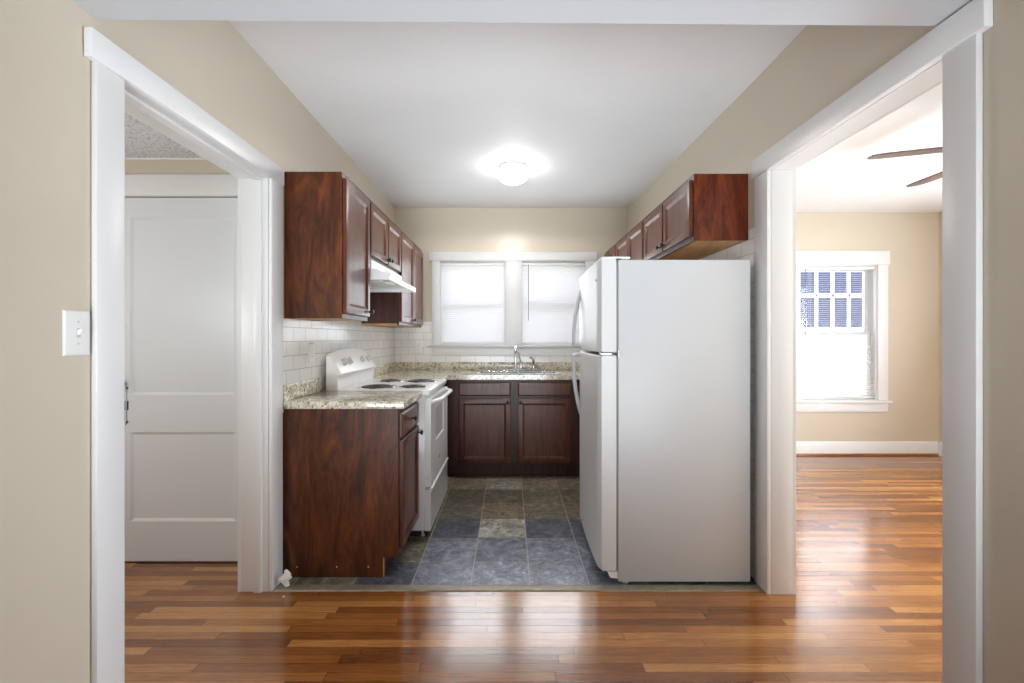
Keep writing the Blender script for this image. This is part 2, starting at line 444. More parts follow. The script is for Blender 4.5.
# ------------------------------------------------------------------ door casings of the two side openings
def casing(name, side, face, wall, inner, y0, y1, oy0, oy1, head_b, head_t, hx, hy0, hy1, label):
    """side=-1 left/+1 right; face: casing face x, wall: wall x, inner: jamb far x; y0,y1 clear opening; oy0,oy1 outer edges"""
    g = sgroup(name, (wall, (y0+y1)/2, 0), label, 'door casing')
    lo = lambda a, b: (min(a, b), max(a, b))
    e = .001
    xs = lo(face, wall-side*e)
    for ya, yb in ((oy0, y0), (y1, oy1)):
        struct(box(*xs, ya, yb, 0.0005, head_b, bev=.0025).build('side_casing', 'trim', g))
    m = MB(); m.box(*lo(hx, wall-side*e), hy0, hy1, head_b+.0005, head_t, bev=.002)
    struct(m.build('head_casing', 'trim', g))
    # jambs (lining the wall thickness)
    xi = lo(wall+side*e, inner)
    m = MB(); m.box(*xi, y0-.0145, y0, 0.0005, head_b, bev=.001); m.box(*xi, y1, y1+.0145, 0.0005, head_b, bev=.001)
    m.box(*xi, y0-.0145, y1+.0145, head_b+.0005, head_b+.0145)
    # stops
    d = abs(inner-wall)
    sx = lo(wall+side*d*.22, wall+side*d*.50)
    if side < 0:
        m.box(*sx, y0, y0+.011, .0005, head_b-.011, bev=.001); m.box(*sx, y1-.011, y1, .0005, head_b-.011, bev=.001); m.box(*sx, y0, y1, head_b-.011, head_b+.0005, bev=.001)
    struct(m.build('jamb', 'trim', g))
    # casing on the far side of the wall
    xo = lo(inner, inner+side*.016)
    for ya, yb in ((oy0, y0), (y1, oy1)): struct(box(*xo, ya, yb, .0005, head_b).build('far_casing', 'trim', g, smooth=0))
    m = MB()
    m.box(*xo, oy0, oy1, head_b+.0005, head_t, bev=.001)
    struct(m.build('far_head_casing', 'trim', g))
casing('trim_2', -1, -1.172, XL, -1.325, 1.385, 2.240, 1.291, 2.349, 2.036, 2.118, -1.165, 1.268, 2.352,
       'white wooden casing framing the left doorway to the hall')
casing('trim_3', 1, 1.252, XR, 1.378, 1.319, 2.216, 1.222, 2.334, 2.069, 2.160, 1.245, 1.196, 2.346,
       'white wooden casing framing the right opening to the living room')

# baseboards of the living room
m = MB()
prof = [(4.86-.0005, 0.0005), (4.842, .0005), (4.842, .125), (4.848, .14), (4.8595, .145)]
m.prism(prof, 'x', 1.40, 4.56)
bb = struct(m.build('baseboard_living_far', 'trim'), 'white baseboard under the living room window', 'baseboard')
m = MB(); m.prism([(p[0]-.019, p[1]) for p in [(4.861, .0005), (4.848, .0005), (4.846, .012), (4.852, .02), (4.861, .022)]], 'x', 1.40, 4.55)
m.build('shoe_moulding', 'wood_floor', bb); struct(bb.children[0])
m = MB(); m.prism([(4.5795, .0005), (4.562, .0005), (4.562, .125), (4.568, .14), (4.5795, .145)], 'y', .96, 4.841)
struct(m.build('baseboard_living_side', 'trim'), 'white baseboard on the living room side wall', 'baseboard')

# ------------------------------------------------------------------ windows
def sash(m, x0, x1, y, z0, z1, w=.04, t=.03):
    m.box(x0, x0+w, y, y+t, z0, z1); m.box(x1-w, x1, y, y+t, z0, z1)
    m.box(x0+w, x1-w, y, y+t, z0, z0+w); m.box(x0+w, x1-w, y, y+t, z1-w, z1)
def window_unit(parent, x0, x1, yw, z0, z1, meet):
    m = MB()
    # reveal lining
    e = .0008
    m.box(x0+e, x0+.014, yw+.002, yw+.149, z0+e, z1-e); m.box(x1-.014, x1-e, yw+.002, yw+.149, z0+e, z1-e)
    m.box(x0+.014, x1-.014, yw+.002, yw+.149, z1-.014, z1-e); m.box(x0+.014, x1-.014, yw+.002, yw+.149, z0+e, z0+.014)
    struct(m.build('window_frame', 'trim', parent, smooth=0))
    a, b = x0+.0145, x1-.0145
    for nm, y, c, d in (('lower_sash', yw+.075, z0+.0145, meet+.02), ('upper_sash', yw+.108, meet-.02, z1-.0145)):
        m = MB(); sash(m, a, b, y, c, d)
        s = struct(m.build(nm, 'trim', parent, smooth=0))
        struct(box(a+.041, b-.041, y+.012, y+.016, c+.041, d-.041).build('glass_pane', 'glass', s, smooth=0))
    return a, b
# kitchen double window
kw = sgroup('window_1', (.05, YB, 1.165), 'white double kitchen window above the sink', 'window')
ZS, ZH = 1.168, 2.040
window_unit(kw, -.742, -.018, YB, 1.165, 2.045, 1.60)
window_unit(kw, .088, .806, YB, 1.165, 2.045, 1.60)
m = MB()
f0, f1 = YB-.020, YB-.0008
m.box(-.803, -.718, f0, f1, 1.178, 2.042, bev=.002); m.box(-.052, .122, f0, f1, 1.178, 2.042, bev=.002); m.box(.778, .872, f0, f1, 1.178, 2.042, bev=.002)
m.box(-.835, .890, YB-.027, f1, 2.0425, 2.134, bev=.002)
struct(m.build('window_casing', 'trim', kw))
m = MB(); m.box(-.845, .900, YB-.040, f1, 1.158, 1.1775, bev=.004)
struct(m.build('window_sill', 'trim', kw))
m = MB(); m.box(-.800, .870, YB-.020, f1, 1.066, 1.1575, bev=.003)
struct(m.build('window_apron', 'trim', kw))
for x in (-.20, .17):
    m = MB(); m.box(x-.016, x+.016, YB+.058, YB+.0745, 1.196, 1.204, bev=.002); m.box(x-.007, x+.007, YB+.048, YB+.064, 1.2, 1.222, bev=.003)
    struct(m.build('sash_lift', 'greyplastic', kw))
# living room window
lw = sgroup('window_2', (3.5, 4.86, .575), 'white living room window with sunlit blind', 'window')
window_unit(lw, 3.085, 3.925, 4.86, .575, 2.03, 1.30)
m = MB(); f0, f1 = 4.84, 4.8592
m.box(2.985, 3.091, f0, f1, .585, 2.028, bev=.002); m.box(3.919, 4.025, f0, f1, .585, 2.028, bev=.002)
m.box(2.968, 4.040, 4.833, f1, 2.0285, 2.178, bev=.002)
struct(m.build('window_casing', 'trim', lw))
m = MB(); m.box(2.955, 4.053, 4.812, f1, .560, .5845, bev=.004); struct(m.build('window_sill', 'trim', lw))
m = MB(); m.box(2.985, 4.025, 4.84, f1, .462, .5595, bev=.003); struct(m.build('window_apron', 'trim', lw))

def blind(name, x0, x1, y, ztop, zbot, pitch, tilt, sw, wand_x, wand_l, label, tilt_end=None, drop=0):
    t = thing(name, ((x0+x1)/2, y, zbot), label, 'blind', 'white slatted mini blinds')
    MB().box(x0, x1, y-.018, y+.018, ztop-.028, ztop, bev=.002).build('head_rail', 'plastic', t)
    m = MB(); n = int((ztop-.042-zbot)/pitch)+1
    for i in range(n):
        z = ztop-.036-i*pitch-.006; a = math.radians(tilt+random.uniform(-1.5, 1.5))
        pr = []
        for k in range(5):
            u = (k/4-.5)*sw; h = .0022*(1-(2*k/4-1)**2)
            pr.append((y+u*math.cos(a)-h*math.sin(a), z+u*math.sin(a)+h*math.cos(a)))
        dz = drop*(i/n)**3
        m.rings([[(x0+.003, p[0], p[1]) for p in pr], [(x1-.003, p[0], p[1]-dz) for p in pr]], False, False, closed=False)
    m.build('slats', 'blind', t)
    m = MB(); b = zbot
    m.rings([[(x0+.003, y-.011, b), (x0+.003, y+.011, b), (x0+.003, y+.011, b+.012), (x0+.003, y-.011, b+.012)],
             [(x1-.003, y-.011, b-drop), (x1-.003, y+.011, b-drop), (x1-.003, y+.011, b+.012-drop), (x1-.003, y-.011, b+.012-drop)]])
    m.build('bottom_rail', 'plastic', t)
    for fx in (.15, .85):
        xx = x0+(x1-x0)*fx
        for s in (-1, 1):
            m = MB(); m.tube([(xx, y+s*.0125, ztop-.028), (xx, y+s*.0125, zbot+.01)], .0007, 5); m.build('ladder_cord', 'plastic', t)
    if wand_x is not None:
        m = MB(); m.tube([(wand_x, y-.021, ztop-.02), (wand_x, y-.021, ztop-.02-wand_l)], .0035, 6)
        m.build('tilt_wand', 'greyplastic', t)
    return t
blind('window_blind', -.724, -.036, YB+.035, 2.029, 1.198, .0212, 66, .025, None, 0, 'white closed slatted blind in the left kitchen window')
blind('window_blind', .106, .788, YB+.035, 2.029, 1.195, .0212, 66, .025, .19, .58, 'white closed slatted blind in the right kitchen window, beside the refrigerator', drop=0)
blind('window_blind', 3.103, 3.907, 4.86+.035, 2.014, .632, .0215, 14, .025, 3.165, .72, 'white open slatted blind in the living room window', drop=.025)

# ------------------------------------------------------------------ wall tile
def tile(name, m, mat, label): struct(m.build(name, mat, smooth=0), label, 'wall tile')
m = MB(); m.box(XL+.0005, XL+.007, 2.352, YB-.0085, .86, 1.3525); m.box(XL+.0005, XL+.007, 2.8255, 3.6285, 1.3525, 1.61)
tile('wall_tile_left', m, 'tile_y', 'white subway tile on the left kitchen wall above the counters')
m = MB()
y0, y1 = YB-.0075, YB-.0005
m.box(XL+.0005, -.8185, y0, y1, .86, 1.417); m.box(-.8185, -.8035, y0, y1, 1.0655, 1.1575); m.box(-.8185, -.8035, y0, y1, 1.178, 1.417); m.box(-.8185, .873, y0, y1, .86, 1.0655); m.box(.873, XRB-.009, y0, y1, .86, 1.36)
tile('wall_tile_back', m, 'tile_x', 'white subway tile on the back wall under the window')
m = MB()
fx = lambda y: XR-(XR-XRB)*(y-2.36)/(YB-2.36)
m.prism([(XR-.0005, 2.352), (XR-.007, 2.352), (XR-.007, 2.36), (fx(YB-.009)-.007, YB-.009), (fx(YB-.009)-.0005, YB-.009), (XR-.0005, 2.36)], 'z', .0008, 1.7695)
m.box(XR-.007, XR-.0005, 2.352, 2.415, 1.7695, 1.822)
tile('wall_tile_right', m, 'tile_y', 'white subway tile on the right kitchen wall behind the refrigerator')

# ------------------------------------------------------------------ hall door
hd = sgroup('door_1', (-1.82, 2.53, 0), 'white painted two-panel door closed at the back of the hall', 'door')
def frame_map(origin, u, v, n):
    o, u, v, n = map(Vector, (origin, u, v, n))
    X = Matrix.Identity(4)
    for i in range(3): X[i][0] = u[i]; X[i][1] = v[i]; X[i][2] = n[i]; X[i][3] = o[i]
    return X
def rect(i0, j0, i1, j1, k): return [(i0, j0, k), (i1, j0, k), (i1, j1, k), (i0, j1, k)]
def slab_with_panels(m, W, H, t, panels, inset=.010, slope=.012):
    """flat door face at w=t with sunk rectangular panels; local u,v,w"""
    us = sorted({0, W, *[p[0] for p in panels], *[p[2] for p in panels]})
    vs = sorted({0, H, *[p[1] for p in panels], *[p[3] for p in panels]})
    for i in range(len(us)-1):
        for j in range(len(vs)-1):
            a, b, c, d = us[i], vs[j], us[i+1], vs[j+1]
            if any(abs(p[0]-a) < 1e-6 and abs(p[1]-b) < 1e-6 for p in panels):
                m.rings([rect(a, b, c, d, t), rect(a+slope*.3, b+slope*.3, c-slope*.3, d-slope*.3, t-inset*.35),
                         rect(a+slope, b+slope, c-slope, d-slope, t-inset)], False, True)
            else:
                m.bm.faces.new([m.v(p) for p in rect(a, b, c, d, t)])
    m.rings([rect(0, 0, W, H, t), rect(0, 0, W, H, 0)], False, True)
DX0, DX1 = -2.216, -1.424
m = MB(); m.X = frame_map((DX0, 2.565, .008), (1, 0, 0), (0, 0, 1), (0, -1, 0))
Wd, Hd = DX1-DX0, 2.022
slab_with_panels(m, Wd, Hd, .034, [(.103, .222, Wd-.102, .719), (.103, .925, Wd-.102, 1.915)], .009, .016)
struct(m.build('door_leaf', 'door', hd, smooth=20))
m = MB()
m.lathe([(.026, 0), (.026, .006), (.012, .010), (.012, .03), (.026, .042), (.028, .055), (.018, .066)], (DX0+.06, 2.531, 1.0), (0, -1, 0), 20)
struct(m.build('door_knob', 'steel', hd))
m = MB()
m.box(-2.33, -1.327, 2.510, 2.5292, 2.036, 2.154, bev=.002)
m.box(-2.32, DX0-.006, 2.512, 2.5292, .0005, 2.0355, bev=.002); m.box(DX1+.006, -1.327, 2.512, 2.5292, .0005, 2.0355, bev=.002)
struct(m.build('door_casing', 'trim', hd))
struct(box(-3.17, XL-.136, 2.520, 2.5292, 2.240, 2.2475).build('trim_4', 'ceiling', smooth=0), 'thin grey moulding where the hall wall meets its ceiling', 'moulding')

# strike plate on the near left jamb edge
sp = tag(bpy.data.objects.new('strike_plate', None), 'small worn metal strike plate on the edge of the left door casing', 'strike plate')
COL.objects.link(sp); sp.location = (-1.19, 1.386, 1.045); bpy.context.view_layer.update()
m = MB(); m.box(-1.215, -1.1745, 1.3853, 1.3870, .985, 1.105)
m.tube([(-1.1725, 1.3868, .985), (-1.1690, 1.3868, 1.0), (-1.1690, 1.3868, 1.09), (-1.1725, 1.3868, 1.105)], .0026, 6)
m.build('plate', 'chrome', sp)
m = MB(); m.box(-1.1755, -1.1650, 1.3855, 1.3905, 1.030, 1.058, bev=.001); m.build('lip', 'blackplastic', sp)
for z in (.993, 1.097):
    MB().lathe([(.004, 0), (.003, .0015)], (-1.1680, 1.3888, z), (1, .2, 0), 10).build('screw', 'blackplastic', sp)

# ------------------------------------------------------------------ wall plates
def switch():
    t = thing('light_switch', (XL, 1.246, 1.264), 'white toggle light switch on beige wall left of the doorway', 'light switch')
    m = MB(); m.X = frame_map((XL+.0005, 1.2085, 1.2025), (0, 1, 0), (0, 0, 1), (1, 0, 0))
    W, H = .075, .122
    m.rings([rect(0, 0, W, H, 0), rect(0, 0, W, H, .003), rect(.003, .003, W-.003, H-.003, .0065), rect(.006, .006, W-.006, H-.006, .0075)])
    m.build('wall_plate', 'plastic', t)
    m = MB(); m.X = frame_map((XL+.008, 1.246, 1.264), (0, 1, 0), (0, 0, 1), (1, 0, 0))
    m.rings([rect(-.0055, -.013, .0055, .013, 0), rect(-.0055, -.013, .0055, .013, .0012)]); m.build('bezel', 'handle_plastic', t)
    m = MB(); m.X = frame_map((XL+.009, 1.246, 1.264), (0, 1, 0), (0, 0, 1), (1, 0, 0))
    m.rings([rect(-.004, -.006, .004, .008, 0), rect(-.0035, .003, .0035, .012, .012)]); m.build('toggle', 'plastic', t)
    for dz in (-.030, .030):
        MB().lathe([(.0035, 0), (.0028, .0012)], (XL+.008, 1.246, 1.264+dz), (1, 0, 0), 10).build('screw', 'handle_plastic', t)
switch()
def outlet(origin, u, n, label):
    o = Vector(origin); u = Vector(u); n = Vector(n)
    t = thing('wall_outlet', origin, label, 'outlet', 'white outlets on kitchen tile')
    W, H = .072, .116
    m = MB(); m.X = frame_map(o-u*W/2-Vector((0, 0, H/2)), u, (0, 0, 1), n)
    m.rings([rect(0, 0, W, H, 0), rect(0, 0, W, H, .003), rect(.004, .004, W-.004, H-.004, .006)])
    m.build('wall_plate', 'plastic', t)
    for dz in (-.02, .02):
        m = MB(); m.X = frame_map(o+n*.0062+Vector((0, 0, dz)), u, (0, 0, 1), n)
        m.rings([[(.015*math.cos(a), .013*math.sin(a), 0) for a in [2*PI*k/16 for k in range(16)]], [(.0145*math.cos(a), .0125*math.sin(a), .0015) for a in [2*PI*k/16 for k in range(16)]]])
        r = m.build('receptacle', 'plastic', t)
        m = MB(); m.X = frame_map(o+n*.0079+Vector((0, 0, dz)), u, (0, 0, 1), n)
        for s in (-.006, .006): m.box(s-.001, s+.001, -.004, .005, 0, .0003)
        m.build('slot', 'greyplastic', r)
    MB().lathe([(.003, 0), (.0025, .001)], o+n*.0062, n, 10).build('screw', 'handle_plastic', t)
outlet((XL+.0075, 2.705, 1.160), (0, 1, 0), (1, 0, 0), 'white wall outlet in the tile left of the white range')
outlet((-.945, YB-.008, 1.150), (1, 0, 0), (0, -1, 0), 'white wall outlet in the back wall tile left of the kitchen window')

# ------------------------------------------------------------------ cabinets
def panel_door(m, W, H, t=.020, fw=.052):
    m.rings([rect(0, 0, W, H, 0), rect(0, 0, W, H, t-.004), rect(.003, .003, W-.003, H-.003, t-.001), rect(.007, .007, W-.007, H-.007, t),
             rect(fw-.010, fw-.010, W-fw+.010, H-fw+.010, t), rect(fw-.006, fw-.006, W-fw+.006, H-fw+.006, t-.003),
             rect(fw, fw, W-fw, H-fw, t-.005), rect(fw+.006, fw+.006, W-fw-.006, H-fw-.006, t-.010)])
def slab_front(m, W, H, t=.020):
    m.rings([rect(0, 0, W, H, 0), rect(0, 0, W, H, t-.008), rect(.004, .004, W-.004, H-.004, t-.006), rect(.011, .011, W-.011, H-.011, t)])
KN = [(.0075, 0), (.0065, .003), (.005, .012), (.007, .016), (.0135, .020), (.0145, .024), (.012, .028), (.006, .0305)]
def front(parent, kind, X, u0, v0, W, H, knob=None, t=.020):
    """X: frame matrix with origin at the cabinet face; the front sits proud of it"""
    m = MB(); m.X = X @ Matrix.Translation((u0, v0, .0008))
    (panel_door if kind == 'door' else slab_front)(m, W, H, t)
    d = m.build(kind, 'cab_door', parent, smooth=25)
    if knob:
        c = X @ Vector((knob[0], knob[1], t+.001)); n = (X.to_3x3() @ Vector((0, 0, 1))).normalized()
        MB().lathe(KN, c, n, 16).build('knob', 'knob', d)
    return d
def face_frame(parent, X, W, H, stiles, rails, sw=.04, t=.018, mat='cab'):
    m = MB(); m.X = X @ Matrix.Translation((0, 0, -t))
    for a in stiles: m.box(a, a+sw, 0, H, 0, t)
    for b in rails:
        for a, c in zip(stiles, stiles[1:]): m.box(a+sw, c, b, b+sw, 0, t)
    return m.build('face_frame', mat, parent, smooth=0)

# base cabinet left of the range
def base_near():
    t = thing('base_cabinet', (-.88, 2.60, 0), 'narrow dark cherry base cabinet with drawer and door, left of the range', 'base cabinet')
    x0, x1, y0, y1 = XL+.0008, -.585, 2.376, 2.834
    m = MB()
    side = [(x0, .0008), (-.664, .0008), (-.664, .105), (x1-.0185, .105), (x1-.0185, .880), (x0, .880)]
    m.prism(side, 'y', y0+.0165, y1); m.build('carcass', 'cab', t, smooth=0)
    sd2 = [(x0, .0008), (-.664, .0008), (-.664, .105), (x1, .105), (x1, .880), (x0, .880)]
    m = MB(); m.prism(sd2, 'y', y0, y0+.016)
    e = m.build('end_panel', 'panel', t, smooth=0); e['label'] = 'red-brown grained end panel'
    m = MB(); m.box(-.6638, -.660, y0+.001, y0+.016, .001, .105); m.build('raw_edge', 'rawwood', t, smooth=0)
    for x in (-1.112, -.905, -.74):
        MB().lathe([(.0035, 0), (.002, .001)], (x, y0-.0002, .055), (0, -1, 0), 10).build('screw_cap', 'plastic', t)
    X = frame_map((x1, y0+.017, .105), (0, 1, 0), (0, 0, 1), (1, 0, 0))
    W = y1-y0-.017
    face_frame(t, X, W, .775, [0, W-.038], [0, .6, .737], .038)
    front(t, 'drawer', X, .012, .620, W-.024, .130, (W/2, .685))
    front(t, 'door', X, .012, .032, W-.024, .572, (W-.045, .565))
base_near()
def base_corner():
    t = thing('base_cabinet', (-.88, 3.83, 0), 'dark cherry corner base cabinet beyond the white range', 'base cabinet')
    x0, x1, y0, y1 = XL+.0008, -.585, 3.612, 4.05
    m = MB(); m.prism([(x0, .0008), (-.664, .0008), (-.664, .105), (x1-.0185, .105), (x1-.0185, .880), (x0, .880)], 'y', y0, y1)
    m.build('carcass', 'cab', t, smooth=0)
    X = frame_map((x1, y0, .105), (0, 1, 0), (0, 0, 1), (1, 0, 0))
    W = y1-y0
    face_frame(t, X, W, .775, [0, W-.06], [0, .6, .735], .04)
    front(t, 'drawer', X, .012, .620, W-.08, .130, (W/2-.03, .685)); front(t, 'door', X, .012, .032, W-.08, .572, (.05, .565))
base_corner()
def base_sink():
    t = thing('sink_cabinet', (.05, 4.2, 0), 'dark cherry sink base cabinet with two doors under the kitchen window', 'base cabinet')
    y0, y1 = 4.052, YB-.009
    xs0, xs1 = -.5845, 1.195
    m = MB(); m.prism([(y0+.0185, .122), (y0+.0185, .880), (y0+.0225, .880), (y0+.0225, .14), (y1-.02, .14), (y1-.02, .880), (y1, .880), (y1, .0008), (4.125, .0008), (4.125, .122)], 'x', xs0, xs1)
    m.box(xs0, xs0+.016, y0+.023, y1-.021, .141, .880); m.box(xs1-.016, xs1, y0+.023, y1-.021, .141, .880)
    m.build('carcass', 'cab', t, smooth=0)
    X = frame_map((xs0, y0, .122), (1, 0, 0), (0, 0, 1), (0, -1, 0))
    U = lambda x: x-xs0
    m = MB(); m.X = X @ Matrix.Translation((0, 0, -.018))
    H = .758
    for a, b in ((xs0, -.435), (-.015, .088), (.520, xs1)): m.box(U(a), U(b), 0, H, 0, .018)
    for a, b in ((-.435, -.015), (.088, .520)):
        m.box(U(a), U(b), 0, .038, 0, .018); m.box(U(a), U(b), .575, .628, 0, .018); m.box(U(a), U(b), .725, H, 0, .018)
    m.build('face_frame', 'cab', t, smooth=0)
    for a, b, kx in ((-.456, .006, -.020), (.070, .535, .096)):
        front(t, 'drawer', X, U(a), .613, b-a, .122)
        front(t, 'door', X, U(a), .020, b-a, .570, (U(kx), .555))
base_sink()

# wall cabinets
def wall_cab(label, side, xb0, xb1, xf, y0, y1, z0, z1, doors, knobs, group, door_z=.026, end=None, under=True, w0=.012):
    """side=+1 faces +x (left row), -1 faces -x. xb0/xb1 wall x at y0/y1; xf = face x"""
    t = thing('wall_cabinet', ((xb0+xf)/2, (y0+y1)/2, z0), label, 'wall cabinet', group)
    s = side; xi = xf-s*.0185
    m = MB()
    yy = y0+.0165 if end else y0
    lo = [(xb0, yy), (xi, yy), (xi, y1), (xb1, y1)]
    m.rings([[(x, y, z0+.012) for x, y in lo], [(x, y, z1) for x, y in lo]])
    m.build('carcass', 'cab', t, smooth=0)
    m = MB(); m.rings([[(x, y, z0+.001) for x, y in lo], [(x, y, z0+.0118) for x, y in lo]])
    b = m.build('bottom_panel', 'rawwood', t, smooth=0); b['label'] = 'natural pale wood underside'
    if end:
        m = MB(); m.box(min(xb0, xf), max(xb0, xf), y0, y0+.016, z0, z1)
        e = m.build('end_panel', end, t, smooth=0); e['label'] = 'red-brown grained end panel'
    if s > 0: X = frame_map((xf, yy, z0), (0, 1, 0), (0, 0, 1), (1, 0, 0)); U = lambda y: y-yy
    else: X = frame_map((xf, y1, z0), (0, -1, 0), (0, 0, 1), (-1, 0, 0)); U = lambda y: y1-y
    W = y1-yy; H = z1-z0
    face_frame(t, X, W, H, [0, W-.038], [0, H-.038], .038)
    for (a, b), kn in zip(doors, knobs):
        u0, u1 = sorted((U(a), U(b)))
        front(t, 'door', X, u0, door_z, u1-u0, H-door_z-.030, (U(kn), door_z+.030) if kn else None)
    return t
GL = 'cherry wall cabinets along the left kitchen wall'; GR = 'cherry wall cabinets along the right kitchen wall'
xw = XL+.0075
xw2 = XL+.0008
wall_cab('dark cherry wall cabinet with one tall door, nearest the left doorway', 1, xw2, xw2, -.885, 2.396, 2.825, 1.354, 2.126, [(2.408, 2.815)], [2.79], GL, end='panel')
wall_cab('short dark cherry wall cabinet with two doors above the range hood', 1, xw2, xw2, -.885, 2.826, 3.628, 1.745, 2.126, [(2.838, 3.222), (3.240, 3.612)], [3.198, 3.264], GL)
wall_cab('tall dark cherry wall cabinet with two doors between range hood and kitchen window', 1, xw2, xw2, -.885, 3.629, 4.55, 1.354, 2.126, [(3.640, 4.088), (4.096, 4.540)], [4.062, 4.122], GL)
f2 = lambda y: fx(y)-.0005
wall_cab('short dark cherry wall cabinet with two doors above the white refrigerator', -1, XR-.0005, f2(3.29), .981, 2.426, 3.290, 1.771, 2.126, [(2.440, 2.858), (2.878, 3.278)], [2.832, 2.904], GR, end='panel_red')
wall_cab('middle dark cherry wall cabinet of the right row, just past the refrigerator', -1, f2(3.291), f2(4.13), .981, 3.291, 4.130, 1.369, 2.126, [(3.303, 3.700), (3.716, 4.118)], [3.676, 3.740], GR)
wall_cab('farthest dark cherry wall cabinet of the right row, beside the kitchen window', -1, f2(4.131), f2(YB-.001), .981, 4.131, YB-.001, 1.369, 2.126, [(4.143, 4.405), (4.417, 4.680)], [4.381, 4.441], GR)

# ------------------------------------------------------------------ counters
CT, CB = .922, .8815
def counter_near():
    t = thing('countertop', (-.87, 2.6, CB), 'short speckled granite countertop on the cabinet left of the range', 'countertop')
    m = MB(); m.box(XL+.0075, -.547, 2.358, 2.836, CB, CT, bev=.004); m.build('slab', 'granite', t)
    m = MB(); m.box(XL+.0075, XL+.027, 2.362, 2.836, CT+.0003, 1.005, bev=.002); m.build('backsplash', 'granite', t)
counter_near()
SX0, SX1, SY0, SY1 = -.305, .465, 4.135, 4.575
def counter_back():
    t = thing('countertop', (0, 4.35, CB), 'long speckled granite countertop around the sink along the back wall', 'countertop')
    m = MB(); yf = 4.026; xe = 1.20
    h = .012
    m.box(XL+.0075, -.547, 3.609, 4.100, CB, CT, bev=0); 
    m.box(-.547, xe, yf, SY0+h, CB, CT)
    m.box(XL+.0075, -.547, 4.100, YB-.008, CB, CT)
    m.box(-.547, SX0+h, SY0+h, YB-.008, CB, CT); m.box(SX1-h, xe, SY0+h, YB-.008, CB, CT); m.box(SX0+h, SX1-h, SY1-h, YB-.008, CB, CT)
    m.build('slab', 'granite', t, smooth=0)
    m = MB(); m.box(XL+.0075, XL+.027, 3.609, YB-.028, CT+.0003, 1.003, bev=.002)
    m.box(XL+.0075, xe, YB-.0275, YB-.008, CT+.0003, 1.003, bev=.002)
    m.build('backsplash', 'granite', t)
counter_back()
def sink():
    t = thing('kitchen_sink', (.08, 4.35, CT), 'stainless double-bowl sink set in the granite counter', 'sink')
    m = MB()
    xm = (SX0+SX1)/2
    e = .0006
    z = CT+e
    # rim frame and divider
    m.box(SX0, SX1, SY0, SY0+.03, z, z+.006, bev=.002); m.box(SX0, SX1, SY1-.075, SY1, z, z+.006, bev=.002)
    m.box(SX0, SX0+.03, SY0+.03, SY1-.075, z, z+.006, bev=.002); m.box(SX1-.03, SX1, SY0+.03, SY1-.075, z, z+.006, bev=.002)
    m.box(xm-.018, xm+.018, SY0+.03, SY1-.075, z, z+.006, bev=.002)
    m.build('rim', 'steel', t)
    for a, b in ((SX0+.029, xm-.017), (xm+.017, SX1-.029)):
        m = MB(); y0, y1 = SY0+.029, SY1-.074
        def rr(i, zz, c=.045, n=5):
            pts = []
            for cx, cy, a0 in ((b-i-c, y1-i-c, 0), (a+i+c, y1-i-c, 90), (a+i+c, y0+i+c, 180), (b-i-c, y0+i+c, 270)):
                for k in range(n): an = math.radians(a0+90*k/(n-1)); pts.append((cx+c*math.cos(an), cy+c*math.sin(an), zz))
            return pts
        m.rings([rr(-.002, z+.004), rr(.002, z-.002), rr(.008, z-.14), rr(.03, z-.165), rr(.08, z-.168)], False, True)
        bw = m.build('bowl', 'steel', t)
        MB().lathe([(.042, 0), (.040, .003), (.02, .0015)], ((a+b)/2, (y0+y1)/2, z-.1675), (0, 0, 1), 20).build('drain', 'chrome', bw)
sink()
def faucet():
    zt = CT+.0072
    fxx = .055; fy = 4.54
    t = thing('kitchen_faucet', (fxx, fy, zt), 'tall chrome gooseneck faucet behind the sink', 'faucet')
    m = MB(); pts = [(fxx+.125*math.cos(a)*(.9), fy+.026*math.sin(a)) for a in [2*PI*k/24 for k in range(24)]]
    m.rings([[(x, y, zt) for x, y in pts], [(x, y, zt+.006) for x, y in pts], [(fxx+(x-fxx)*.94, fy+(y-fy)*.8, zt+.012) for x, y in pts]])
    m.build('base_plate', 'chrome', t)
    m = MB(); path = [(fxx, fy, zt+.012), (fxx, fy, zt+.06), (fxx, fy, zt+.16)]
    for k in range(1, 13):
        a = PI*k/12; path.append((fxx, fy-.085+.085*math.cos(a), zt+.16+.085*math.sin(a)))
    path.append((fxx, fy-.17, zt+.12))
    m.tube(path, [.017, .013]+[.0115]*(len(path)-2), 12); m.build('spout', 'chrome', t)
    m = MB(); m.lathe([(.016, 0), (.016, .055), (.013, .075)], (fxx+.055, fy, zt+.012), (0, 0, 1), 16)
    hb = m.build('handle_body', 'chrome', t)
    m = MB(); m.tube([(fxx+.052, fy, zt+.085), (fxx+.045, fy-.01, zt+.115), (fxx+.036, fy-.03, zt+.15), (fxx+.033, fy-.035, zt+.185)], [.008, .0075, .007, .006], 10); m.build('lever', 'chrome', hb)
    t = thing('sink_sprayer', (.235, fy, zt), 'small chrome side sprayer standing right of the faucet', 'sprayer')
    m = MB(); m.lathe([(.020, 0), (.018, .012), (.0125, .018), (.0125, .045)], (.235, fy, zt), (0, 0, 1), 16); m.build('holder', 'chrome', t)
    m = MB(); m.tube([(.235, fy, zt+.0455), (.235, fy, zt+.08), (.232, fy-.004, zt+.105), (.215, fy-.014, zt+.122), (.195, fy-.02, zt+.128)], [.010, .012, .012, .011, .013], 12); m.build('spray_head', 'chrome', t)
faucet()

